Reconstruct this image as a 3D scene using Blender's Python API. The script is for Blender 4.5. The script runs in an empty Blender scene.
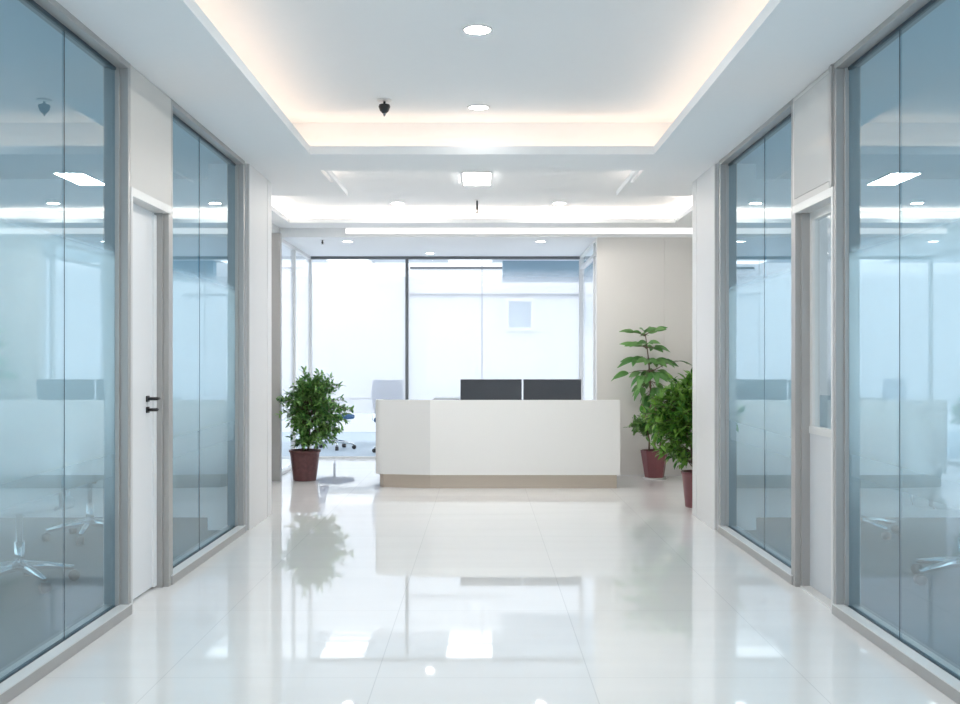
import bpy, bmesh, math, random
from mathutils import Vector, Matrix
R = random.Random(7)
sc = bpy.context.scene
COL = sc.collection
PI = math.pi

# ------------------------------------------------------------------ materials
def mat(name):
    m = bpy.data.materials.new(name); m.use_nodes = True
    nt = m.node_tree; nt.nodes.clear()
    out = nt.nodes.new('ShaderNodeOutputMaterial')
    return m, nt, out
def pbr(name, col, rough=0.5, metal=0.0, noise=0.0, nscale=20, bump=0.0, spec=0.5, stretch=None, trans=0.0):
    m, nt, out = mat(name)
    p = nt.nodes.new('ShaderNodeBsdfPrincipled')
    p.inputs['Base Color'].default_value = (*col, 1); p.inputs['Roughness'].default_value = rough
    p.inputs['Metallic'].default_value = metal; p.inputs['Specular IOR Level'].default_value = spec
    nt.links.new(p.outputs[0], out.inputs[0])
    if noise or bump:
        tc = nt.nodes.new('ShaderNodeTexCoord'); mp = nt.nodes.new('ShaderNodeMapping')
        if stretch: mp.inputs['Scale'].default_value = stretch
        n = nt.nodes.new('ShaderNodeTexNoise'); n.inputs['Scale'].default_value = nscale
        n.inputs['Detail'].default_value = 4
        nt.links.new(tc.outputs['Object'], mp.inputs[0]); nt.links.new(mp.outputs[0], n.inputs[0])
        if noise:
            mx = nt.nodes.new('ShaderNodeMix'); mx.data_type = 'RGBA'
            mx.inputs[6].default_value = (*[c * (1 - noise) for c in col], 1)
            mx.inputs[7].default_value = (*[min(1, c * (1 + noise)) for c in col], 1)
            nt.links.new(n.outputs[0], mx.inputs[0]); nt.links.new(mx.outputs[2], p.inputs['Base Color'])
        if bump:
            b = nt.nodes.new('ShaderNodeBump'); b.inputs['Strength'].default_value = bump
            b.inputs['Distance'].default_value = 0.01
            nt.links.new(n.outputs[0], b.inputs['Height']); nt.links.new(b.outputs[0], p.inputs['Normal'])
    return m
def emit(name, col, s):
    m, nt, out = mat(name)
    e = nt.nodes.new('ShaderNodeEmission'); e.inputs[0].default_value = (*col, 1); e.inputs[1].default_value = s
    nt.links.new(e.outputs[0], out.inputs[0]); return m
def floor_mat():
    m, nt, out = mat('polished_tile')
    p = nt.nodes.new('ShaderNodeBsdfPrincipled'); L = nt.links.new
    tc = nt.nodes.new('ShaderNodeTexCoord'); mp = nt.nodes.new('ShaderNodeMapping')
    mp.inputs['Location'].default_value = (-0.43 + 6.8, -0.78 + 11.3, 0)
    br = nt.nodes.new('ShaderNodeTexBrick'); br.offset = 0.0; br.squash = 1
    br.inputs['Color1'].default_value = (.84, .845, .845, 1); br.inputs['Color2'].default_value = (.82, .825, .83, 1)
    br.inputs['Mortar'].default_value = (.70, .71, .72, 1)
    br.inputs['Scale'].default_value = 1; br.inputs['Mortar Size'].default_value = .0022
    br.inputs['Brick Width'].default_value = .85; br.inputs['Row Height'].default_value = 1.13
    L(tc.outputs['Object'], mp.inputs[0]); L(mp.outputs[0], br.inputs[0])
    n = nt.nodes.new('ShaderNodeTexNoise'); n.inputs['Scale'].default_value = 1.0; n.inputs['Detail'].default_value = 6
    m2 = nt.nodes.new('ShaderNodeMapping'); m2.inputs['Scale'].default_value = (0.7, 5, 1)
    L(tc.outputs['Object'], m2.inputs[0]); L(m2.outputs[0], n.inputs[0])
    mr = nt.nodes.new('ShaderNodeMapRange'); mr.inputs[3].default_value = .93; mr.inputs[4].default_value = 1.03
    L(n.outputs[0], mr.inputs[0])
    mx = nt.nodes.new('ShaderNodeMix'); mx.data_type = 'RGBA'; mx.blend_type = 'MULTIPLY'; mx.inputs[0].default_value = 1
    L(br.outputs[0], mx.inputs[6]); L(mr.outputs[0], mx.inputs[7]); L(mx.outputs[2], p.inputs['Base Color'])
    r2 = nt.nodes.new('ShaderNodeMapRange'); r2.inputs[3].default_value = .01; r2.inputs[4].default_value = .055
    L(n.outputs[0], r2.inputs[0]); L(r2.outputs[0], p.inputs['Roughness'])
    p.inputs['IOR'].default_value = 1.62
    L(p.outputs[0], out.inputs[0]); return m
def glass_mat(name, tint, ior, film=None, gcol=(1, 1, 1)):
    """thin architectural glass; film = (z0, z1, z2, z3, amount, colour): frosted film ramps in z0..z1 and out z2..z3"""
    m, nt, out = mat(name); L = nt.links.new; N = nt.nodes.new
    tr = N('ShaderNodeBsdfTransparent'); tr.inputs[0].default_value = (*tint, 1)
    body = tr.outputs[0]
    geo = N('ShaderNodeNewGeometry')
    if film:
        z0, z1, z2, z3, amt, fc = film
        sx = N('ShaderNodeSeparateXYZ'); L(geo.outputs['Position'], sx.inputs[0])
        a = N('ShaderNodeMapRange'); a.interpolation_type = 'SMOOTHSTEP'
        a.inputs[1].default_value = z0; a.inputs[2].default_value = z1; L(sx.outputs[2], a.inputs[0])
        b = N('ShaderNodeMapRange'); b.interpolation_type = 'SMOOTHSTEP'
        b.inputs[1].default_value = z2; b.inputs[2].default_value = z3
        b.inputs[3].default_value = 1; b.inputs[4].default_value = 0; L(sx.outputs[2], b.inputs[0])
        mu = N('ShaderNodeMath'); mu.operation = 'MULTIPLY'; L(a.outputs[0], mu.inputs[0]); L(b.outputs[0], mu.inputs[1])
        mu2 = N('ShaderNodeMath'); mu2.operation = 'MULTIPLY'; L(mu.outputs[0], mu2.inputs[0]); mu2.inputs[1].default_value = amt
        tl = N('ShaderNodeBsdfTranslucent'); tl.inputs[0].default_value = (*fc, 1)
        df = N('ShaderNodeBsdfDiffuse'); df.inputs[0].default_value = (*fc, 1)
        fm = N('ShaderNodeMixShader'); fm.inputs[0].default_value = .35; L(tl.outputs[0], fm.inputs[1]); L(df.outputs[0], fm.inputs[2])
        ms = N('ShaderNodeMixShader'); L(mu2.outputs[0], ms.inputs[0]); L(body, ms.inputs[1]); L(fm.outputs[0], ms.inputs[2])
        body = ms.outputs[0]
    fr = N('ShaderNodeFresnel'); fr.inputs[0].default_value = ior
    inv = N('ShaderNodeMath'); inv.operation = 'SUBTRACT'; inv.inputs[0].default_value = 1; L(geo.outputs['Backfacing'], inv.inputs[1])
    f2 = N('ShaderNodeMath'); f2.operation = 'MULTIPLY'; L(fr.outputs[0], f2.inputs[0]); L(inv.outputs[0], f2.inputs[1])
    gl = N('ShaderNodeBsdfGlossy'); gl.inputs['Roughness'].default_value = 0.0; gl.inputs[0].default_value = (*gcol, 1)
    mg = N('ShaderNodeMixShader'); L(f2.outputs[0], mg.inputs[0]); L(body, mg.inputs[1]); L(gl.outputs[0], mg.inputs[2])
    L(mg.outputs[0], out.inputs[0]); return m
def leaf_mat(name, c0, c1, rough=.35):
    m, nt, out = mat(name); L = nt.links.new; N = nt.nodes.new
    p = N('ShaderNodeBsdfPrincipled'); p.inputs['Roughness'].default_value = rough
    geo = N('ShaderNodeNewGeometry'); mx = N('ShaderNodeMix'); mx.data_type = 'RGBA'
    mx.inputs[6].default_value = (*c0, 1); mx.inputs[7].default_value = (*c1, 1)
    L(geo.outputs['Random Per Island'], mx.inputs[0]); L(mx.outputs[2], p.inputs['Base Color'])
    tl = N('ShaderNodeBsdfTranslucent'); L(mx.outputs[2], tl.inputs[0])
    ms = N('ShaderNodeMixShader'); ms.inputs[0].default_value = .35
    L(p.outputs[0], ms.inputs[1]); L(tl.outputs[0], ms.inputs[2]); L(ms.outputs[0], out.inputs[0]); return m

M = {}
M['paint'] = pbr('white_ceiling_paint', (.83, .84, .85), .9, noise=.01)
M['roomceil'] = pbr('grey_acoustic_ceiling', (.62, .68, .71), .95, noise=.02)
M['wallwhite'] = pbr('white_wall_paint', (.84, .85, .86), .85, noise=.01)
M['cream'] = pbr('cream_wall_panel', (.735, .715, .69), .55, noise=.012, nscale=6)
M['greige'] = pbr('warm_grey_panel', (.62, .60, .575), .45, noise=.01)
M['column'] = pbr('pale_grey_panel', (.72, .715, .715), .45, noise=.01)
M['alu'] = pbr('satin_aluminium', (.42, .412, .405), .38, .35)
M['alulight'] = pbr('pale_aluminium', (.72, .72, .715), .38, .15)
M['darkmetal'] = pbr('dark_grey_metal', (.16, .17, .18), .4, .5)
M['black'] = pbr('black_plastic', (.02, .02, .022), .4)
M['seal'] = pbr('dark_glass_seal', (.03, .06, .08), .5)
M['floor'] = floor_mat()
M['carpet'] = pbr('blue_grey_carpet', (.07, .115, .14), .95, noise=.15, nscale=60)
M['officefloor'] = pbr('pale_office_floor', (.40, .49, .56), .5, noise=.1, nscale=8)
M['glass'] = glass_mat('blue_tinted_glass', (.67, .815, .88), 3.3, (.35, 1.3, 1.74, 1.84, .80, (.72, .885, .95)), (.83, .945, 1.0))
M['backglass'] = glass_mat('frosted_glass', (.95, .965, .985), 1.3, (.585, .60, 2.30, 2.50, .40, (.89, .905, .94)))
M['clearglass'] = glass_mat('clear_glass', (.95, .98, .99), 1.45)
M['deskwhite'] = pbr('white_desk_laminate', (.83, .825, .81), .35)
M['deskshade'] = pbr('shaded_desk_laminate', (.71, .71, .70), .4)  # white laminate greyed: shade of the angled panel put into its colour
M['champagne'] = pbr('brushed_champagne_metal', (.50, .43, .36), .4, .35, noise=.06, nscale=30, stretch=(.4, 1, 12))
M['screen'] = pbr('monitor_back_plastic', (.045, .052, .065), .45)
M['glossblack'] = pbr('dark_screen_glass', (.02, .025, .035), .08)
M['greyplastic'] = pbr('grey_plastic', (.30, .32, .34), .4)
M['pot'] = pbr('wine_red_pot', (.105, .038, .040), .5, noise=.45, nscale=28, bump=.3)
M['pot2'] = pbr('plum_red_pot', (.20, .065, .075), .4, noise=.12, nscale=20)
M['soil'] = pbr('dark_soil', (.045, .032, .025), .95, noise=.4, nscale=80, bump=.8)
M['bark'] = pbr('brown_bark', (.16, .115, .08), .85, noise=.3, nscale=40, bump=.5)
M['leaf'] = leaf_mat('small_green_leaf', (.035, .15, .03), (.26, .46, .14), .28)
M['leafb'] = leaf_mat('dense_green_leaf', (.025, .14, .016), (.26, .48, .09), .28)
M['leaft'] = leaf_mat('broad_green_leaf', (.06, .21, .045), (.22, .42, .14))
M['leafdry'] = leaf_mat('withered_leaf', (.22, .17, .13), (.36, .30, .25), .7)
M['saucer'] = pbr('white_saucer', (.72, .72, .72), .4)
M['doorwhite'] = pbr('white_door_laminate', (.82, .83, .85), .4)
M['doorgrey'] = pbr('grey_door_laminate', (.60, .62, .645), .4)
M['chrome'] = pbr('chrome', (.85, .87, .88), .12, 1)
M['blueseat'] = pbr('blue_seat_fabric', (.03, .10, .22), .8, noise=.1, nscale=90)
M['whiteseat'] = pbr('white_seat_shell', (.80, .82, .83), .4)
M['tabletop'] = pbr('pale_table_laminate', (.70, .72, .73), .35)
M['bluetag'] = pbr('blue_card', (.05, .16, .35), .5)
M['facadegrey'] = pbr('grey_blue_panel', (.30, .42, .50), .6)
M['ledge'] = pbr('grey_ledge', (.07, .08, .09), .6)
WARM = (1.0, .80, .62)
M['led'] = emit('warm_led', (1.0, .77, .60), 3.5)
M['led2'] = emit('soft_warm_led', (1.0, .87, .75), 9.0)
M['lamp'] = emit('downlight_diffuser', (1.0, .945, .88), 320)
M['lampmid'] = emit('mid_downlight_diffuser', (1.0, .945, .88), 170)
M['lampsoft'] = emit('soft_downlight_diffuser', (1.0, .97, .93), 14)
M['panel'] = emit('panel_diffuser', (1, .975, .94), 38)
M['troffer'] = emit('troffer_diffuser', (.97, .985, 1.0), 2.2)
M['linear'] = emit('linear_diffuser', (1, .97, .94), .9)

# ------------------------------------------------------------------ mesh helpers
class MB:
    def __init__(s): s.v = []; s.f = []; s.sm = []
    def add(s, vs, fs, smooth=False):
        o = len(s.v); s.v += [tuple(v) for v in vs]
        for f in fs: s.f.append([i + o for i in f]); s.sm.append(smooth)
        return s
    def box(s, x0, x1, y0, y1, z0, z1):
        if x0 > x1: x0, x1 = x1, x0
        if y0 > y1: y0, y1 = y1, y0
        v = [(x0,y0,z0),(x1,y0,z0),(x1,y1,z0),(x0,y1,z0),(x0,y0,z1),(x1,y0,z1),(x1,y1,z1),(x0,y1,z1)]
        return s.add(v, [(0,3,2,1),(4,5,6,7),(0,1,5,4),(1,2,6,5),(2,3,7,6),(3,0,4,7)])
    def lathe(s, prof, c=(0,0,0), n=32, cap=True, smooth=True):
        v = []; f = []
        for r, z in prof:
            for k in range(n):
                a = 2 * PI * k / n; v.append((c[0] + r * math.cos(a), c[1] + r * math.sin(a), c[2] + z))
        for i in range(len(prof) - 1):
            for k in range(n):
                k2 = (k + 1) % n; f.append((i*n+k, i*n+k2, (i+1)*n+k2, (i+1)*n+k))
        if cap:
            f.append(tuple(reversed(range(n)))); f.append(tuple((len(prof)-1)*n + k for k in range(n)))
        return s.add(v, f, smooth)
    def tube(s, pts, rad, n=8):
        pts = [Vector(p) for p in pts]; rads = rad if isinstance(rad, (list, tuple)) else [rad] * len(pts)
        v = []; f = []; up = None
        for i, p in enumerate(pts):
            t = (pts[min(i+1, len(pts)-1)] - pts[max(i-1, 0)]).normalized()
            ref = Vector((0,0,1)) if abs(t.z) < .9 else Vector((1,0,0))
            if up is not None: ref = up
            a = t.cross(ref)
            if a.length < 1e-4: a = t.cross(Vector((0,1,0)))
            a.normalize(); b = a.cross(t).normalized(); up = b
            for k in range(n):
                g = 2*PI*k/n; v.append(p + (a*math.cos(g) + b*math.sin(g)) * rads[i])
        for i in range(len(pts)-1):
            for k in range(n):
                k2 = (k+1) % n; f.append((i*n+k, i*n+k2, (i+1)*n+k2, (i+1)*n+k))
        f.append(tuple(reversed(range(n)))); f.append(tuple((len(pts)-1)*n+k for k in range(n)))
        return s.add(v, f, True)
    def prism(s, poly, z0, z1, smooth=False):
        n = len(poly); v = [(x,y,z0) for x,y in poly] + [(x,y,z1) for x,y in poly]
        f = [tuple(reversed(range(n))), tuple(range(n, 2*n))] + [(i,(i+1)%n,n+(i+1)%n,n+i) for i in range(n)]
        return s.add(v, f)
    def build(s, name, m, parent=None, bevel=0, loc=None, seg=2):
        me = bpy.data.meshes.new(name); me.from_pydata(s.v, [], s.f)
        bm = bmesh.new(); bm.from_mesh(me); bmesh.ops.recalc_face_normals(bm, faces=bm.faces); bm.to_mesh(me); bm.free()
        for p, q in zip(me.polygons, s.sm): p.use_smooth = q
        me.materials.append(m); o = bpy.data.objects.new(name, me); COL.objects.link(o)
        if bevel:
            b = o.modifiers.new('bevel', 'BEVEL'); b.width = bevel; b.segments = seg; b.limit_method = 'ANGLE'
        if parent: o.parent = parent
        if loc: o.location = loc
        return o
def tag(o, label=None, cat=None, group=None, kind=None):
    if label: o['label'] = label
    if cat: o['category'] = cat
    if group: o['group'] = group
    if kind: o['kind'] = kind
    return o
def empty(name, loc=(0,0,0), rz=0, label=None, cat=None, group=None, kind=None):
    o = bpy.data.objects.new(name, None); COL.objects.link(o); o.location = loc; o.rotation_euler.z = rz
    o.empty_display_size = .1
    return tag(o, label, cat, group, kind)
def copy_tree(o, parent=None):
    c = o.copy(); COL.objects.link(c)
    if parent: c.parent = parent
    for ch in o.children: copy_tree(ch, c)
    return c
def struct(o, label, cat): return tag(o, label, cat, kind='structure')

# ------------------------------------------------------------------ dimensions
W = 1.75        # corridor half width
SOF = 2.74      # soffit height
UP1, UP2, LOW = 3.03, 2.90, 2.64
RX = 5.2        # outer wall of the side rooms

# ------------------------------------------------------------------ floors
struct(MB().box(-1.85, 1.85, -3.2, 8.6, -.12, 0).box(-2.6, 2.6, 8.6, 13.7, -.12, 0).build('floor', M['floor']), 'polished white tile floor of the corridor and reception', 'floor')
struct(MB().box(-RX-.2, -1.85, -3.2, 8.6, -.13, -.002).build('floor_left', M['carpet']), 'blue grey carpet behind the left glass wall', 'floor')
struct(MB().box(1.85, RX+.2, -3.2, 8.6, -.13, -.002).build('floor_right', M['carpet']), 'blue grey carpet behind the right glass wall', 'floor')
struct(MB().box(-RX-.2, -2.6, 8.6, 13.7, -.13, -.002).box(2.6, RX+.2, 8.6, 13.7, -.13, -.002).box(-RX-.2, RX+.2, 13.7, 19.2, -.13, -.002)
       .build('floor_back', M['officefloor']), 'pale floor of the office behind the frosted glass', 'floor')

# ------------------------------------------------------------------ ceiling
def ring_lip(x0, x1, y0, y1, t=.02, z0=SOF, z1=2.80):
    return MB().box(x0-t, x0, y0-t, y1+t, z0, z1).box(x1, x1+t, y0-t, y1+t, z0, z1).box(x0, x1, y0-t, y0, z0, z1).box(x0, x1, y1, y1+t, z0, z1)
C1 = (-1.23, 1.23, 1.6, 7.5)
c = MB()
th = .03
# soffit boards round the first coffer
c.box(-1.90, C1[0]-.02, -3.1, 8.66, SOF, SOF+th).box(C1[1]+.02, 1.90, -3.1, 8.66, SOF, SOF+th)
c.box(C1[0]-.02, C1[1]+.02, -3.1, C1[2]-.02, SOF, SOF+th).box(C1[0]-.02, C1[1]+.02, C1[3]+.02, 8.13, SOF, SOF+th)
# cove outer walls, first coffer
c.box(-1.60, -1.56, 1.3, 7.82, SOF+th, UP1).box(1.56, 1.60, 1.3, 7.82, SOF+th, UP1)
c.box(-1.6, 1.6, 1.26, 1.30, SOF+th, UP1).box(-1.6, 1.6, 7.78, 7.82, SOF+th, UP1)
# second coffer: a narrow bay that widens
nx, y0, y1, y2, wx = 1.2, 8.15, 9.37, 11.15, 2.05
c.box(-1.9, -nx-.02, 8.66, y1-.02, SOF, SOF+th).box(nx+.02, 1.9, 8.66, y1-.02, SOF, SOF+th)
c.box(-2.7, -1.9, 8.66, y1-.02, SOF, SOF+th).box(1.9, 2.7, 8.66, y1-.02, SOF, SOF+th)
c.box(-2.7, -wx-.02, y1-.02, y2+.02, SOF, SOF+th).box(wx+.02, 2.7, y1-.02, y2+.02, SOF, SOF+th)
c.box(-2.7, 2.7, y2+.02, 11.6, SOF, SOF+th)
c.box(-2.34, 2.34, 7.86, 7.90, SOF+th, UP2)                           # cove walls, second coffer
c.box(-2.34, -2.30, 7.9, 11.45, SOF+th, UP2).box(2.30, 2.34, 7.9, 11.45, SOF+th, UP2)
c.box(-2.34, 2.34, 11.42, 11.46, SOF+th, UP2)
# upper boards
c.box(-1.9, 1.9, -3.1, 7.84, UP1, UP1+.1).box(-2.7, 2.7, 7.82, 11.6, UP2, UP2+.1)
c.box(-1.9, 1.9, 7.82, 7.9, SOF+th, UP1+.1)
# step down to the reception
c.box(-2.7, 2.7, 11.6, 11.66, LOW, UP2+.1)
struct(c.build('ceiling', M['paint']), 'white stepped plaster ceiling with recessed cove bays', 'ceiling')
struct(ring_lip(*C1).build('trim_1', M['paint']), 'white lip round the front ceiling cove', 'trim')
l2 = MB(); z0, z1, t = SOF, 2.785, .02
l2.box(-nx-t, nx+t, y0-t, y0, z0, z1).box(-nx-t, -nx, y0, y1, z0, z1).box(nx, nx+t, y0, y1, z0, z1)
l2.box(-wx, -nx-t, y1-t, y1, z0, z1).box(nx+t, wx, y1-t, y1, z0, z1)
l2.box(-wx-t, -wx, y1-t, y2, z0, z1).box(wx, wx+t, y1-t, y2, z0, z1).box(-wx-t, wx+t, y2, y2+t, z0, z1)
struct(l2.build('trim_2', M['paint']), 'white lip round the rear ceiling cove', 'trim')
struct(MB().box(-2.26, 1.3, 11.66, 13.74, LOW, LOW+.1).build('ceiling_reception', M['paint']), 'lower white ceiling over the reception by the frosted glass', 'ceiling')
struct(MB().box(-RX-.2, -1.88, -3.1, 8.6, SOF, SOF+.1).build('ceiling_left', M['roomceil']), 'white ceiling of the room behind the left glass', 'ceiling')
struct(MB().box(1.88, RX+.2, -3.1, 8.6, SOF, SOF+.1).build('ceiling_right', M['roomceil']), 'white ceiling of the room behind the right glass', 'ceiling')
struct(MB().box(-RX-.2, -2.28, 8.6, 15.6, SOF, SOF+.1).box(1.32, RX+.2, 11.7, 15.6, SOF, SOF+.1).box(-2.28, 1.32, 13.76, 15.6, SOF, SOF+.1)
       .build('ceiling_back', M['paint']), 'white ceiling of the office behind the frosted glass', 'ceiling')

# ------------------------------------------------------------------ walls
def side_wall(s, name, inner):
    w = MB()
    w.box(s*W, s*(W+.12), -3.1, 1.0, 0, SOF)
    w.box(s*(W+.01), s*2.05, 7.85, 8.66, 0, SOF)                      # column block behind its cladding
    w.box(s*2.05, s*(RX+.2), 8.5, 8.66, 0, SOF+.1)                    # end of the side room
    return w.build(name, M['wallwhite'])
struct(side_wall(-1, 'wall_left', 2.24), 'white wall of the left room and corridor end', 'wall')
struct(side_wall(1, 'wall_right', 2.42), 'white wall of the right room and corridor end', 'wall')
for s, n, lab in ((-1, 'trim_3', 'pale panelled column at the end of the left glass wall'), (1, 'trim_4', 'pale panelled column at the end of the right glass wall')):
    cl = MB().box(s*(W-.012), s*(W+.01), 7.85, 8.50, 0, SOF).box(s*(W-.012), s*2.05, 8.515, 8.675, 0, SOF)
    struct(cl.build(n, M['column'], bevel=.003), lab, 'column')
    MB().box(s*(W+.02), s*(W+.10), 7.74, 7.855, 0, SOF).build('shadow_gap', M['darkmetal'], COL.objects[n])
    MB().box(s*(W+.0), s*(W+.012), 8.49, 8.52, 0, SOF).build('joint', M['alulight'], COL.objects[n])
struct(MB().box(-2.36, -2.24, 8.66, 11.12, 0, SOF).build('wall_reception_left', M['wallwhite']), 'white wall beside the reception on the left', 'wall')
struct(MB().box(2.42, 2.54, 8.66, 11.62, 0, SOF).build('wall_reception_right', M['cream']), 'cream wall beside the reception on the right', 'wall')
struct(MB().box(-2.36, -2.135, 11.12, 11.20, 0, 2.63).build('trim_5', M['alu'], bevel=.004), 'grey metal post behind the left potted plant', 'post')
cw = MB()
for a, b in ((1.273, 2.02), (2.0215, 2.42)): cw.box(a, b, 11.62, 11.74, 0, 2.672)
struct(cw.build('wall_cream', M['cream'], bevel=.002), 'cream panelled wall behind the tall potted plant', 'wall')
MB().box(1.273, 2.42, 11.612, 11.62, 0, .012).build('skirting', M['alulight'], COL.objects['wall_cream'])

# outer shell of the side rooms (ribbon windows) and of the rear office
def outer_wall(s, name):
    w = MB(); xa, xb = s*RX, s*(RX+.2)
    w.box(xa, xb, -3.1, 16, 0, .35).box(xa, xb, -3.1, 16, 2.6, SOF+.1)
    for a, b in ((-3.1, -2.2), (2.6, 2.9), (8.0, 9.6), (15.4, 16)): w.box(xa, xb, a, b, .35, 2.6)
    return w.build(name, M['wallwhite'])
struct(outer_wall(-1, 'wall_outer_left'), 'white outer wall with ribbon windows, left room', 'wall')
struct(outer_wall(1, 'wall_outer_right'), 'white outer wall with ribbon windows, right room', 'wall')
k = 20
def ribbon(s, a, b):
    global k
    f = MB(); xa, xb = s*(RX+.06), s*(RX+.12)
    f.box(xa, xb, a, b, .35, .40).box(xa, xb, a, b, 2.55, 2.6)
    n = 4
    for i in range(n+1):
        y = a + (b-a)*i/n; y = min(max(y, a+.025), b-.025); f.box(xa, xb, y-.025, y+.025, .35, 2.6)
    o = struct(f.build('window_%d' % k, M['alulight']), 'long outer office window, %s side' % ('left' if s < 0 else 'right'), 'window'); k += 1
    MB().box(s*(RX+.085), s*(RX+.095), a, b, .38, 2.57).build('glass_pane', M['clearglass'], o)
for s in (-1, 1):
    for a, b in ((-2.2, 2.6), (2.9, 8.0), (9.6, 15.4)): ribbon(s, a, b)
# wall behind the viewer; its unseen glazed opening is added to light the corridor
w = MB().box(-RX-.2, -1.7, -3.2, -3.1, 0, UP1+.1).box(1.7, RX+.2, -3.2, -3.1, 0, UP1+.1).box(-1.7, 1.7, -3.2, -3.1, 2.7, UP1+.1)
struct(w.build('wall_front', M['wallwhite']), 'white wall with an added glazed opening behind the viewer', 'wall')
f = MB()
for x in (-1.67, 0, 1.67): f.box(x-.03, x+.03, -3.18, -3.12, 0, 2.7)
f.box(-1.7, 1.7, -3.18, -3.12, 2.64, 2.7).box(-1.7, 1.7, -3.18, -3.12, 0, .06)
o = struct(f.build('window_30', M['alulight']), 'unseen glazed opening added behind the viewer for daylight', 'window')
MB().box(-1.66, 1.66, -3.155, -3.145, .05, 2.65).build('glass_pane', M['clearglass'], o)

# far wall of the open court beyond the rear office
w = MB().box(-RX-.2, RX+.2, 19.0, 19.2, 0, 5.2)
ow = struct(w.build('wall_back', M['wallwhite']), 'bright white facade beyond the frosted glass', 'wall')
lg = MB().box(-1.3, 1.8, 18.93, 19.0, 2.47, 2.50)
lg.box(-1.3, .4, 18.96, 19.0, 2.955, 2.985)
lg.build('ledge', M['ledge'], ow)
o = struct(MB().box(.42, .48, 18.92, 19, 1.83, 2.42).box(.88, .94, 18.92, 19, 1.83, 2.42).box(.48, .88, 18.92, 19, 1.83, 1.89).box(.48, .88, 18.92, 19, 2.36, 2.42)
           .build('window_11', M['wallwhite']), 'small window in the white facade beyond the frosted glass', 'window')
MB().box(.48, .88, 18.955, 18.965, 1.89, 2.36).build('glass_pane', M['facadegrey'], o)
bk = MB().box(.3, 1.75, 15.3, 15.5, 2.44, SOF)
struct(bk.build('trim_6', M['facadegrey']), 'blue grey bulkhead hanging in the office behind the frosted glass', 'trim')

# ------------------------------------------------------------------ glass walls of the corridor
GX = W + .06
def glass_wall(s, name, a, b, joints, label):
    fr = MB()
    fr.box(s*(W-.008), s*(W+.12), a, b, 0, .05)                       # sill
    fr.box(s*W, s*(W+.12), a, b, SOF-.03, SOF)                        # head
    fr.box(s*W, s*(W+.12), a, a+.035, .05, SOF-.03).box(s*W, s*(W+.12), b-.035, b, .05, SOF-.03)
    fr.box(s*(W+.04), s*(W+.12), b-.05, b-.035, .05, SOF-.03)
    o = struct(fr.build(name, M['alu'], bevel=.003), label, 'window')
    MB().box(s*(W-.010), s*(W+.045), a+.002, b-.002, .05, .055).build('sill_cap', M['alulight'], o)
    ys = [a+.035] + joints + [b-.05]
    for y0_, y1_ in zip(ys, ys[1:]):
        MB().box(s*(GX), s*(GX+.012), y0_+.003, y1_-.003, .05, SOF-.03).build('glass_pane', M['glass'], o)
    for y in joints:
        MB().box(s*(GX-.001), s*(GX+.002), y-.002, y+.002, .05, SOF-.03).build('glass_joint', M['seal'], o)
    g = MB().box(s*(GX-.004), s*(GX+.016), a+.035, b-.05, .05, .053).box(s*(GX-.004), s*(GX+.016), a+.035, b-.05, SOF-.045, SOF-.03)
    g.build('gasket', M['seal'], o)
    return o
for s, side, n in ((-1, 'left', 1), (1, 'right', 3)):
    glass_wall(s, 'window_%d' % n, 1.0, 5.23, [2.2, 3.4, 4.55], 'tall blue glass partition nearest the viewer on the %s' % side)
    glass_wall(s, 'window_%d' % (n+1), 5.91, 7.75, [6.73], 'blue glass partition between door and column on the %s' % side)

# ------------------------------------------------------------------ doors with panels above
def door_frame(s):
    f = MB()
    f.box(s*(W-.004), s*(W+.12), 5.23, 5.255, 0, 2.13).box(s*(W-.004), s*(W+.12), 5.255, 5.91, 2.085, 2.13)
    return f
def reveal(s):
    return MB().box(s*W, s*(W+.12), 5.865, 5.91, 0, 2.085).box(s*(W+.03), s*(W+.12), 5.845, 5.865, 0, 2.085)
d1 = struct(door_frame(-1).build('door_1', M['alulight'], bevel=.002), 'white door in the left wall between two glass partitions', 'door')
reveal(-1).build('door_jamb', M['alu'], d1)
MB().box(-(W+.075), -(W+.115), 5.255, 5.845, .012, 2.085).build('door_leaf', M['doorwhite'], d1)
MB().box(-(W+.06), -(W+.075), 5.80, 5.843, .012, 2.07).build('edge_strip', M['wallwhite'], d1)
for z in (1.055, .995):
    h = MB(); h.box(-(W+.067), -(W+.075), 5.70, 5.74, z-.016, z+.016)
    h.tube([(-(W+.07), 5.72, z), (-(W+.02), 5.72, z)], .009).tube([(-(W+.024), 5.715, z), (-(W+.024), 5.765 if z > 1.02 else 5.74, z)], .009)
    tag(h.build('door_handle', M['black'], d1), 'black lever handle' if z > 1.02 else 'small black thumb turn')
d2 = struct(door_frame(1).build('door_2', M['alulight'], bevel=.002), 'half glazed grey door in the right wall between two glass partitions', 'door')
reveal(1).build('door_jamb', M['alu'], d2)
MB().box(W+.075, W+.115, 5.255, 5.845, .012, .86).build('door_leaf', M['doorgrey'], d2)
MB().box(W+.07, W+.115, 5.255, 5.845, .86, .90).box(W+.075, W+.115, 5.255, 5.845, 2.04, 2.085).box(W+.075, W+.115, 5.255, 5.29, .90, 2.04).box(W+.075, W+.115, 5.80, 5.845, .90, 2.04).build('glazing_frame', M['alulight'], d2)
MB().box(W+.09, W+.098, 5.29, 5.80, .90, 2.04).build('glass_pane', M['clearglass'], d2)
MB().box(W+.068, W+.075, 5.262, 5.285, 1.06, 1.12).build('lock_plate', M['bluetag'], d2)
MB().box(W+.02, W+.12, 5.255, 5.845, 0, .010).build('threshold', M['alulight'], d2)
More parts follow.
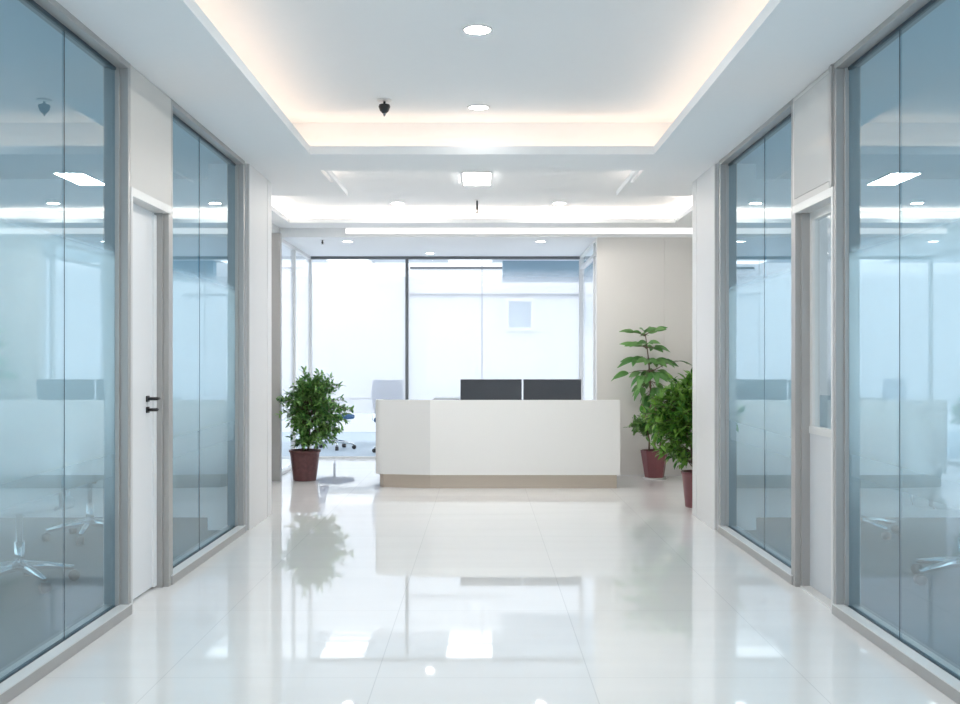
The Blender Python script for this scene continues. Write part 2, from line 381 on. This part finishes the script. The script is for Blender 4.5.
for s, n, lab in ((-1, 'trim_7', 'plain warm grey panel above the white door'), (1, 'trim_8', 'framed glossy grey panel above the half glazed door')):
    p = struct(MB().box(s*W, s*(W+.12), 5.23, 5.91, 2.13, SOF-.004).build(n, M['greige'], bevel=.002), lab, 'panel')
    if s > 0:
        M['glosspanel'] = pbr('glossy_grey_panel', (.60, .59, .575), .08)
        MB().box(W-.006, W, 5.27, 5.87, 2.165, SOF-.03).build('glossy_inset', M['glosspanel'], p, bevel=.002)
        MB().box(W-.010, W, 5.23, 5.27, 2.13, SOF-.004).build('frame_strip', M['alu'], p)

# ------------------------------------------------------------------ glazed box of the reception
gb = MB(); Y = 13.7; zt = LOW
gb.box(-2.27, 1.33, Y-.02, Y+.06, zt-.035, zt)
gb.box(-1.0, -.96, Y-.01, Y+.05, 0, zt-.035)
o = struct(gb.build('window_5', M['darkmetal'], bevel=.002), 'wide frosted glass wall behind the reception desk', 'window')
MB().box(-2.262, -2.222, Y-.01, Y+.05, 0, zt-.035).build('corner_post', M['alulight'], o)
MB().box(1.27, 1.34, Y-.02, Y+.06, 0, zt-.035).build('end_post', M['alulight'], o)
MB().box(-2.22, 1.27, Y-.01, Y+.05, 0, .03).build('floor_rail', M['alulight'], o)
for a, b in ((-2.22, -1.0), (-.96, -.003), (.003, 1.27)):
    MB().box(a, b, Y+.012, Y+.024, .03, zt-.035).build('glass_pane', M['backglass'], o)
MB().box(-.003, .003, Y+.010, Y+.013, .03, zt-.035).build('glass_joint', M['darkmetal'], o)
lf = MB()
for y in (11.22, 12.55): lf.box(-2.29, -2.23, y, y+.04, 0, zt)
lf.box(-2.29, -2.23, 11.2, 13.68, 0, .03).box(-2.29, -2.23, 11.2, 13.68, zt-.04, zt+.1)
o = struct(lf.build('window_6', M['alulight'], bevel=.002), 'glazed side screen behind the left potted plant', 'window')
for a, b in ((11.26, 12.55), (12.59, 13.68)): MB().box(-2.266, -2.254, a, b, .03, zt-.04).build('glass_pane', M['backglass'], o)
rt = MB()
for y in (11.74, 12.0, 13.62): rt.box(1.273, 1.333, y, y+.05, 0, zt)
rt.box(1.273, 1.333, 11.74, 13.68, 0, .03).box(1.273, 1.333, 11.74, 13.68, 2.46, 2.50).box(1.273, 1.333, 11.74, 13.68, zt-.02, zt+.1)
o = struct(rt.build('window_7', M['alulight'], bevel=.002), 'narrow bright glazed screen beside the cream wall', 'window')
for a, b in ((11.79, 12.0), (12.05, 13.62)): MB().box(1.296, 1.308, a, b, .03, 2.46).build('glass_pane', M['backglass'], o)
MB().box(1.296, 1.308, 11.79, 13.62, 2.50, zt-.02).build('transom_pane', M['clearglass'], o)

# ------------------------------------------------------------------ lights in the ceiling
def led(name, boxes, m, label):
    b = MB()
    for bx in boxes: b.box(*bx)
    return tag(b.build(name, m), label, 'light strip', 'LED strips in the ceiling coves')
zl0, zl1 = SOF+th, SOF+th+.012
led('led_strip', [(-1.42, -1.38, 1.5, 7.6, zl0, zl1), (1.38, 1.42, 1.5, 7.6, zl0, zl1), (-1.38, 1.38, 1.46, 1.5, zl0, zl1), (-1.38, 1.38, 7.62, 7.66, zl0, zl1)], M['led'], 'warm light strip hidden in the front ceiling cove')
led('led_strip', [(-1.38, 1.38, 7.96, 8.0, zl0, zl1), (-1.57, -1.53, 8.05, 9.2, zl0, zl1), (1.53, 1.57, 8.05, 9.2, zl0, zl1),
                  (-2.2, -2.16, 9.2, 11.25, zl0, zl1), (2.16, 2.2, 9.2, 11.25, zl0, zl1), (-2.16, 2.16, 11.27, 11.31, zl0, zl1),
                  (-2.16, -1.6, 9.2, 9.24, zl0, zl1), (1.6, 2.16, 9.2, 9.24, zl0, zl1)], M['led2'], 'warm light strip hidden in the rear ceiling cove')
def downlight(r):
    e = empty('downlight')
    MB().lathe([(r*.86, -.001), (r*.86, -.007), (r, -.006), (r*1.04, 0)], cap=False, n=40).build('rim', M['alulight'], e)
    MB().lathe([(.001, -.003), (r*.86, -.003), (r*.86, -.001)], cap=False, n=40).build('diffuser', M['lamp'], e)
    return e
dl = downlight(.078)
soft = next(c_ for c_ in dl.children if c_.name.startswith('diffuser')).data.copy(); soft.materials[0] = M['lampsoft']
mid_ = soft.copy(); mid_.materials[0] = M['lampmid']
spots = [(-.024, 5.6, UP1, 'round downlight nearest the viewer in the front ceiling bay', 1),
         (-.024, 7.3, UP1, 'round downlight at the far edge of the front ceiling bay', 1),
         (-.87, 10.83, UP2, 'round downlight left of the square light in the rear bay', .9),
         (.80, 10.83, UP2, 'round downlight right of the square light in the rear bay', .9),
         (-1.53, 11.98, LOW, 'round downlight in the low ceiling above the left plant', .85),
         (.67, 11.98, LOW, 'round downlight in the low ceiling above the right monitor', .85),
         (-.66, 13.27, LOW, 'faint round downlight in the low ceiling close to the frosted glass', .8),
         (-.024, 3.4, UP1, 'round downlight overhead in the front ceiling bay, out of frame', 1)]
for i, (x, y, z, lab, sca) in enumerate(spots):
    d = dl if i == 0 else copy_tree(dl)
    if z != UP1 or abs(y-7.3) < .01:
        for c_ in d.children:
            if c_.name.startswith('diffuser'): c_.data = mid_ if z == UP2 else soft
    d.location = (x, y, z); d.scale = (sca, sca, 1); tag(d, lab, 'downlight', 'ceiling downlights')
pl = empty('ceiling_panel_light', (-.046, 9.36, UP2), label='square white panel light in the rear ceiling bay', cat='ceiling light')
MB().box(-.125, .125, -.3, .3, -.012, 0).build('frame', M['alulight'], pl)
MB().box(-.12, .12, -.29, .29, -.016, -.012).build('diffuser', M['panel'], pl)
ll = empty('linear_light', (.42, 11.6, 2.705), label='long white linear light on the ceiling step above the desk', cat='ceiling light')
MB().box(-1.93, 1.93, -.012, 0, -.034, .034).build('housing', M['alulight'], ll)
MB().box(-1.925, 1.925, -.03, -.012, -.03, .03).build('diffuser', M['linear'], ll, bevel=.008)
# lights in the rear office (bright troffers)
def troffer(x, y, wx_, ly, bars, lab):
    e = empty('troffer_light', (x, y, SOF), label=lab, cat='ceiling light', group='troffer lights behind the frosted glass')
    MB().box(-wx_/2, wx_/2, -ly/2, ly/2, -.02, 0).build('frame', M['alulight'], e)
    MB().box(-wx_/2+.02, wx_/2-.02, -ly/2+.02, ly/2-.02, -.026, -.02).build('diffuser', M['troffer'], e)
    b = MB()
    for i in range(bars):
        yy = -ly/2 + ly*(i+1)/(bars+1); b.box(-wx_/2, wx_/2, yy-.03, yy+.03, -.05, -.026)
    b.build('louvre', M['wallwhite'], e)
troffer(-1.90, 14.75, .62, 1.6, 4, 'louvred ceiling light behind the frosted glass, left of the dark mullion')
troffer(-.17, 14.75, .66, 1.6, 1, 'ceiling light behind the frosted glass above the monitors')
# ceiling devices
cam_ = empty('security_camera', (-.66, 7.10, UP1), label='small black camera hanging from the front ceiling bay', cat='camera')
MB().lathe([(.05, 0), (.05, -.006), (.046, -.010), (.012, -.012)], n=24).build('mount', M['alulight'], cam_)
MB().lathe([(.008, -.01), (.008, -.03), (.036, -.034), (.040, -.048), (.030, -.075), (.014, -.092)], n=20).build('housing', M['black'], cam_)
MB().lathe([(.008, -.092), (.010, -.1), (.004, -.112)], n=14).build('lens', M['greyplastic'], cam_)
def sprinkler(x, y, z, ln, lab):
    e = empty('sprinkler', (x, y, z), label=lab, cat='sprinkler', group='ceiling sprinklers')
    MB().lathe([(.03, 0), (.026, -.006), (.008, -.008)], n=20).build('rosette', M['alulight'], e)
    MB().lathe([(.009, -.006), (.009, -ln*.55), (.014, -ln*.6), (.014, -ln*.75), (.006, -ln*.8), (.006, -ln*.95)], n=12).build('pipe', M['black'], e)
    MB().lathe([(.006, -ln*.94), (.02, -ln*.95), (.02, -ln)], n=14).build('deflector', M['black'], e)
sprinkler(-.05, 10.62, UP2, .13, 'black sprinkler hanging from the rear ceiling bay')
sprinkler(-1.80, 11.85, LOW+.002, .05, 'tiny sprinkler under the low ceiling above the left plant')

# ------------------------------------------------------------------ reception desk
def arc(cx, cy, r, a0, a1, n=6): return [(cx + r*math.cos(a0+(a1-a0)*i/n), cy + r*math.sin(a0+(a1-a0)*i/n)) for i in range(n+1)]
rd = empty('reception_desk', (.15, 10.9, 0), label='long white reception desk with angled left end on a metal plinth', cat='reception desk')
OX, OY = .15, 10.9
def loc2(p): return [(x-OX, y-OY) for x, y in p]
yf, zb, zt_ = 10.45, .135, .88
outer = [(1.373, yf), (-.5175, yf), (-1.0, 10.53)] + arc(-1.0, 10.60, .07, -PI/2, -PI, 8)[1:] + [(-1.07, 11.3)]
inner = [(1.313, 11.3), (1.313, yf+.06), (-.51, yf+.06), (-1.01, 10.59), (-1.01, 11.3)]
# front panel (centre + right) and the angled left panel as separate parts
MB().prism(loc2([(1.373, yf), (-.5175, yf), (-.5175, yf+.06), (1.373, yf+.06)]), zb, zt_).build('front_panel', M['deskwhite'], rd)
MB().box(1.313-OX, 1.373-OX, yf+.06-OY, 11.3-OY, zb, .835).build('side_panel', M['deskwhite'], rd)
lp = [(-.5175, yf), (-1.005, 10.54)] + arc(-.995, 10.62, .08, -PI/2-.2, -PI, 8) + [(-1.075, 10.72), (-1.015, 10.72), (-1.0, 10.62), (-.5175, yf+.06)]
MB().prism(loc2(lp), zb, zt_).build('angled_panel', M['deskshade'], rd)
MB().box(-1.075-OX, -1.015-OX, 10.72-OY, 11.3-OY, zb, .835).build('side_panel', M['deskwhite'], rd)
pl_ = [(1.345, 11.25), (1.345, yf+.03), (-.5175, yf+.03), (-.99, 10.575), (-1.035, 10.64), (-1.035, 11.25)]
MB().prism(loc2(pl_), 0, zb).build('plinth', M['champagne'], rd)
MB().prism(loc2([(1.312, 10.511), (1.312, 11.25), (-1.014, 11.25), (-1.014, 10.73), (-.98, 10.64), (-.50, 10.53), (-.48, 10.511)]), .70, .725).build('worktop', M['tabletop'], rd)
MB().box(-1.01-OX, 1.31-OX, 11.0-OY, 11.02-OY, zb, .70).build('modesty_panel', M['deskwhite'], rd)
for x in (-.75, 1.05):
    d = MB().box(x-.2-OX, x+.2-OX, 11.03-OY, 11.24-OY, zb, .69).build('drawer_pedestal', M['tabletop'], rd)
    for z in (.2, .38, .56): MB().box(x-.06-OX, x+.06-OX, 11.24-OY, 11.255-OY, z, z+.012).build('drawer_handle', M['chrome'], d)
# monitors seen from behind
def monitor():
    e = empty('monitor')
    MB().box(-.325, .325, -.012, .012, .06, .355).build('screen_back', M['screen'], e, bevel=.006)
    MB().box(-.315, .315, .012, .014, .07, .345).build('screen', M['glossblack'], e)
    MB().box(-.03, .03, -.035, -.012, .01, .13).build('stand', M['screen'], e, bevel=.004)
    MB().box(-.12, .12, -.09, .09, 0, .012).build('base', M['greyplastic'], e, bevel=.004)
    return e
m1 = monitor(); m2 = copy_tree(m1)
m1.location = (.095, 10.98, .725); m2.location = (.735, 10.98, .725)
m1.scale = (.985, 1, 1); m2.scale = (.93, 1, 1)
tag(m1, 'left one of two dark monitors behind the reception desk', 'monitor', 'monitors on the reception desk')
tag(m2, 'right one of two dark monitors, nearer the cream wall', 'monitor', 'monitors on the reception desk')
fd = empty('document_tray', (-.36, 10.78, .725), label='grey letter tray just showing over the desk left of the monitors', cat='tray')
MB().box(-.13, .13, -.16, .16, 0, .012).box(-.13, -.12, -.16, .16, .012, .155).box(.12, .13, -.16, .16, .012, .155).build('tray', M['greyplastic'], fd)
MB().box(-.13, .13, -.16, .16, .155, .165).build('lid', M['greyplastic'], fd)

# ------------------------------------------------------------------ plants
def add_leaf(b, p, d, n, L, wd, curl=.25, fold=.18, seg=4):
    """leaf from p along d, n = upward normal; a folded, drooping blade"""
    d = d.normalized(); s = d.cross(n)
    if s.length < 1e-3: s = Vector((1,0,0))
    s.normalize(); n = s.cross(d).normalized()
    vs = []; fs = []
    for i in range(seg+1):
        t = i/seg; w = wd*.5*math.sin(PI*min(1, (t*.93+.05)))**.8*(1-.25*t)
        c_ = p + d*(L*t) - n*(curl*L*t*t)
        up = n*(fold*w*2)
        vs += [c_ - s*w + up, c_, c_ + s*w + up]
    for i in range(seg):
        a = i*3; fs += [(a, a+1, a+4, a+3), (a+1, a+2, a+5, a+4)]
    b.add(vs, fs, True)
def rnd_dir(r, zmin=-1):
    while True:
        v = Vector((r.uniform(-1,1), r.uniform(-1,1), r.uniform(zmin,1)))
        if .05 < v.length < 1: return v.normalized()
def bush(name, loc, seed, pot_prof, potm, crown, nbr, nleaf, lsize, leafm, label, soil_z, rim_r, lean=0):
    r = random.Random(seed)
    e = empty(name, loc, label=label, cat='potted plant', group='potted plants in the reception')
    MB().lathe(pot_prof, n=40).build('pot', potm, e)
    MB().lathe([(.001, soil_z-.01), (rim_r, soil_z-.01), (rim_r*.9, soil_z+.004), (.001, soil_z+.008)], cap=False, n=28).build('soil', M['soil'], e)
    cz, rx, rz = crown
    st = MB(); lf = MB()
    for j in range(3):
        a = j*2.1; st.tube([(.03*math.cos(a), .03*math.sin(a), soil_z-.02), (.05*math.cos(a+.4), .05*math.sin(a+.4), soil_z+.15), (.07*math.cos(a+1), .07*math.sin(a+1), cz)], [.013, .011, .006])
    for i in range(nbr):
        v = rnd_dir(r, -.75)
        rr = r.uniform(.62, 1.0)*r.choice((1, 1, 1.08))
        wob = 1 + .16*math.sin(3*math.atan2(v.y, v.x)+seed) * (1-abs(v.z))
        tip = Vector((lean + v.x*rx*rr*wob, v.y*rx*rr*wob, cz + v.z*rz*rr))
        hz = max(soil_z+.03, min(cz + v.z*rz*.3 - .05, tip.z-.02))
        base = Vector((lean*.5 + .05*v.x, .05*v.y, hz))
        mid = (base+tip)*.5 + Vector((0,0,.05))
        st.tube([base, mid, tip], [.005, .0035, .0015], n=5)
        for q in range(nleaf):
            t = r.uniform(.30, 1.03)
            p = base.lerp(mid, t*2) if t < .5 else mid.lerp(tip, t*2-1)
            d = ((tip-base).normalized()*.7 + rnd_dir(r)*.9 + Vector((0,0,.1)))
            add_leaf(lf, p + rnd_dir(r)*.012, d, Vector((r.uniform(-.5,.5), r.uniform(-.5,.5), 1)), lsize*r.uniform(.65,1.2), lsize*.46*r.uniform(.8,1.2), r.uniform(.05,.45))
    st.build('stem', M['bark'], e); lf.build('foliage', leafm, e)
    return e
ppot = [(.002, 0), (.118, 0), (.122, .01), (.152, .26), (.158, .30), (.168, .302), (.168, .325), (.150, .325), (.146, .28), (.002, .28)]
bush('potted_plant', (-1.89, 11.2, 0), 3, ppot, M['pot'], (.75, .36, .43), 190, 22, .062, M['leaf'], 'bushy green plant in a dark wine red pot left of the desk', .29, .145, .12)
rpot = [(.002, 0), (.10, 0), (.104, .01), (.132, .285), (.14, .29), (.14, .31), (.124, .31), (.12, .27), (.002, .27)]
bush('potted_plant', (1.87, 9.12, 0), 11, rpot, M['pot2'], (.74, .36, .42), 160, 20, .078, M['leafb'], 'dense leafy plant in a plum pot, half hidden by the right column', .28, .118, -.08)
# tall plant
tp = empty('potted_plant', (1.86, 11.33, 0), label='tall broad leaved plant in a faceted plum pot against the cream wall', cat='potted plant', group='potted plants in the reception')
def hexlathe(prof, n=8):
    return MB().lathe(prof, n=n, smooth=False)
hexlathe([(.002, .018), (.10, .018), (.104, .022), (.148, .30), (.152, .31), (.136, .31), (.13, .27), (.002, .27)], 8).build('pot', M['pot2'], tp)
MB().lathe([(.002, 0), (.12, 0), (.128, .016), (.002, .018)], n=32).build('saucer', M['saucer'], tp)
MB().lathe([(.001, .268), (.128, .268), (.11, .285), (.001, .29)], cap=False, n=24).build('soil', M['soil'], tp)
st = MB(); lf = MB(); lo = MB(); dry = MB(); r = random.Random(5)
st.tube([(0, 0, .27), (.0, .01, .6), (-.04, 0, .95), (-.06, -.01, 1.25), (-.10, -.02, 1.56)], [.014, .013, .011, .008, .004])
st.tube([(.06, .02, .27), (.07, .0, .45), (.10, -.02, .66)], [.011, .009, .005])
st.tube([(-.06, -.02, .27), (-.06, -.03, .42), (-.10, -.03, .62)], [.011, .009, .005])
# whorls: (height, azimuth list, length)
def whorl(h, n, L, wd, pitch, jit=.25, a0=0, stalk=.09, b=lf):
    for i in range(n):
        a = a0 + 2*PI*i/n + r.uniform(-jit, jit); pt = pitch + r.uniform(-.15, .2)
        d = Vector((math.cos(a)*math.cos(pt), math.sin(a)*math.cos(pt), math.sin(pt)))
        near = .5 if math.sin(a) > .15 else 1
        base = Vector((-.04 - .02*max(0, h-.95)/.3 - .03*max(0, h-1.25)/.3, 0, h)); p = base + d*stalk*near*r.uniform(.7, 1.6)
        st.tube([base, (base+p)*.5 + Vector((0,0,.012)), p], [.004, .003, .002], n=5)
        for q in (-.55, 0, .55):
            d2 = Vector((math.cos(a+q)*math.cos(pt), math.sin(a+q)*math.cos(pt), math.sin(pt)))
            add_leaf(b, p, d2, Vector((r.uniform(-.5,.5), -r.uniform(.2,1.1), .8)), L*(near+1)/2*r.uniform(.8, 1.1)*(1 if q == 0 else .8), wd, r.uniform(.2, .5), seg=5)
whorl(1.54, 6, .17, .07, .35, a0=.4, stalk=.10)
whorl(1.41, 8, .20, .085, .15, a0=.1, stalk=.10)
whorl(1.28, 8, .22, .09, -.05, a0=.7, stalk=.13)
whorl(1.17, 8, .23, .09, -.1, a0=.2, stalk=.17)
whorl(1.05, 7, .20, .075, -.3, a0=.5, stalk=.14)
whorl(.95, 4, .18, .075, -.7, a0=.9, stalk=.10)
whorl(.92, 7, .17, .05, -1.05, a0=.3, stalk=.08, b=dry)
whorl(.82, 6, .14, .045, -1.1, a0=.8, stalk=.06, b=dry)
# one long shoot to the right
st.tube([(-.05, 0, 1.15), (.12, -.03, 1.24), (.26, -.04, 1.27)], [.005, .004, .002], n=6)
for a, L in ((-.3, .17), (.1, .13), (2.4, .09), (.9, .1)):
    add_leaf(lf, Vector((.25, -.04, 1.27)), Vector((math.cos(a), -.3+math.sin(a)*.4, .05)), Vector((0,0,1)), L, .05, .45)
for i in range(85):
    c0 = Vector((r.choice((-.13, .10, .0)), -.03, .58)); tip = c0 + rnd_dir(r, -.8)*r.uniform(.06, .17)
    st.tube([c0, tip], [.003, .0015], n=4)
    for q in range(9):
        add_leaf(lo, c0.lerp(tip, r.uniform(.3, 1.05)), rnd_dir(r)+Vector((0,0,.15)), Vector((r.uniform(-.5,.5), r.uniform(-.5,.5), 1)), r.uniform(.05, .085), .032, r.uniform(.1,.4))
st.build('stem', M['bark'], tp); lf.build('broad_foliage', M['leaft'], tp); lo.build('low_foliage', M['leaf'], tp)
tag(dry.build('withered_foliage', M['leafdry'], tp), 'drooping grey brown withered leaves')

# ------------------------------------------------------------------ furniture seen through the glass
def office_chair(seatm):
    e = empty('office_chair')
    MB().box(-.23, .23, -.22, .22, .43, .50).build('seat', seatm, e, bevel=.03, seg=3)
    bk_ = MB(); pts = []
    for i in range(9):
        t = i/8; z = .56 + .46*t; y = .23 + .05*math.sin(t*PI*.9) + .05*t
        pts.append((y, z))
    vs = []; fs = []
    for y, z in pts:
        hw = .20 + .025*math.sin((z-.56)/.46*PI)
        for xx in (-1, -.5, 0, .5, 1): vs.append((xx*hw, y - .03*xx*xx, z))
        for xx in (1, .5, 0, -.5, -1): vs.append((xx*hw, y - .03*xx*xx + .035, z))
    for i in range(8):
        for q in range(10): fs.append((i*10+q, i*10+(q+1)%10, (i+1)*10+(q+1)%10, (i+1)*10+q))
    fs.append(tuple(range(9, -1, -1))); fs.append(tuple(80+q for q in range(10)))
    bk_.add(vs, fs, True).build('backrest', seatm, e)
    MB().tube([(0, .1, .42), (0, .27, .43), (0, .30, .60)], .018).build('back_support', M['chrome'], e)
    for s in (-1, 1):
        MB().tube([(s*.20, .10, .44), (s*.28, .10, .46), (s*.28, .08, .66), (s*.28, -.16, .68)], .013).build('armrest', M['chrome'], e)
    MB().lathe([(.028, .09), (.028, .25), (.018, .25), (.018, .43)], n=16).build('gas_column', M['chrome'], e)
    b = MB()
    for k_ in range(5):
        a = 2*PI*k_/5; b.tube([(0, 0, .115), (.15*math.cos(a), .15*math.sin(a), .10), (.29*math.cos(a), .29*math.sin(a), .075)], [.03, .022, .014])
    b.build('base', M['chrome'], e)
    for k_ in range(5):
        a = 2*PI*k_/5
        cx_, cy_ = .29*math.cos(a), .29*math.sin(a)
        MB().tube([(cx_-.022*math.sin(a), cy_+.022*math.cos(a), .03), (cx_+.022*math.sin(a), cy_-.022*math.cos(a), .03)], .03, n=14).build('caster', M['black'], e)
    return e
def put(root, x, y, rz, lab, grp, first):
    o_ = root if first else copy_tree(root); o_.location = (x, y, -.002); o_.rotation_euler.z = rz
    return tag(o_, lab, 'chair', grp)
ch = office_chair(M['whiteseat'])
put(ch, 2.75, 6.0, .9, 'white office chair on a chrome base behind the near right glass', 'office chairs behind the side glass', True)
put(ch, 2.75, 7.7, 2.6, 'white office chair farther back behind the right glass partition', 'office chairs behind the side glass', False)
put(ch, -2.6, 5.9, -.7, 'white office chair on a chrome base behind the near left glass', 'office chairs behind the side glass', False)
put(ch, -2.8, 7.5, 3.6, 'white office chair farther back behind the left glass partition', 'office chairs behind the side glass', False)
cb = office_chair(M['blueseat'])
put(cb, -1.22, 14.6, 2.9, 'blue office chair blurred behind the frosted glass, left of the desk', 'blue office chairs behind the frosted glass', True)
put(cb, -2.15, 15.3, 1.2, 'blue office chair behind the clear lower glass, right of the left plant', 'blue office chairs behind the frosted glass', False)
def office_table(x, y, rz, wx_, ly, lab, zf=-.002):
    e = empty('office_table', (x, y, zf), rz, lab, 'table')
    MB().box(-wx_/2, wx_/2, -ly/2, ly/2, .70, .73).build('tabletop', M['tabletop'], e, bevel=.004)
    for sx in (-1, 1):
        for sy in (-1, 1):
            MB().box(sx*(wx_/2-.06)-.02, sx*(wx_/2-.06)+.02, sy*(ly/2-.06)-.02, sy*(ly/2-.06)+.02, 0, .70).build('leg', M['chrome'], e)
office_table(4.1, 6.6, 0, .8, 1.4, 'pale office table with chrome legs behind the right glass')
office_table(-4.1, 6.5, 0, .8, 1.3, 'pale office table with chrome legs behind the left glass')
office_table(-2.0, 16.2, 0, 1.6, .75, 'pale office table behind the frosted glass near the left plant')

# ------------------------------------------------------------------ daylight
wd = bpy.data.worlds.new('World'); sc.world = wd; wd.use_nodes = True
bg = wd.node_tree.nodes['Background']; bg.inputs[0].default_value = (.985, .985, 1.0, 1); bg.inputs[1].default_value = 1.45

# ------------------------------------------------------------------ camera
cd = bpy.data.cameras.new('Camera'); cam = bpy.data.objects.new('Camera', cd); COL.objects.link(cam)
cam.location = (0, 0, 1.25); cam.rotation_euler = (PI/2, 0, 0)
cd.sensor_width = 36; cd.sensor_fit = 'HORIZONTAL'; cd.lens = 36*1050/960
cd.shift_x = -2/960; cd.shift_y = 11/960; cd.clip_start = .05
sc.camera = cam
sc.view_settings.view_transform = 'Standard'; sc.view_settings.look = 'None'
sc.view_settings.exposure = 0.86; sc.view_settings.gamma = 1; sc.view_settings.use_curve_mapping = False
sc.cycles.use_denoising = True
sc.cycles.max_bounces = 14; sc.cycles.diffuse_bounces = 7; sc.cycles.glossy_bounces = 6
sc.cycles.transparent_max_bounces = 24; sc.cycles.sample_clamp_indirect = 6
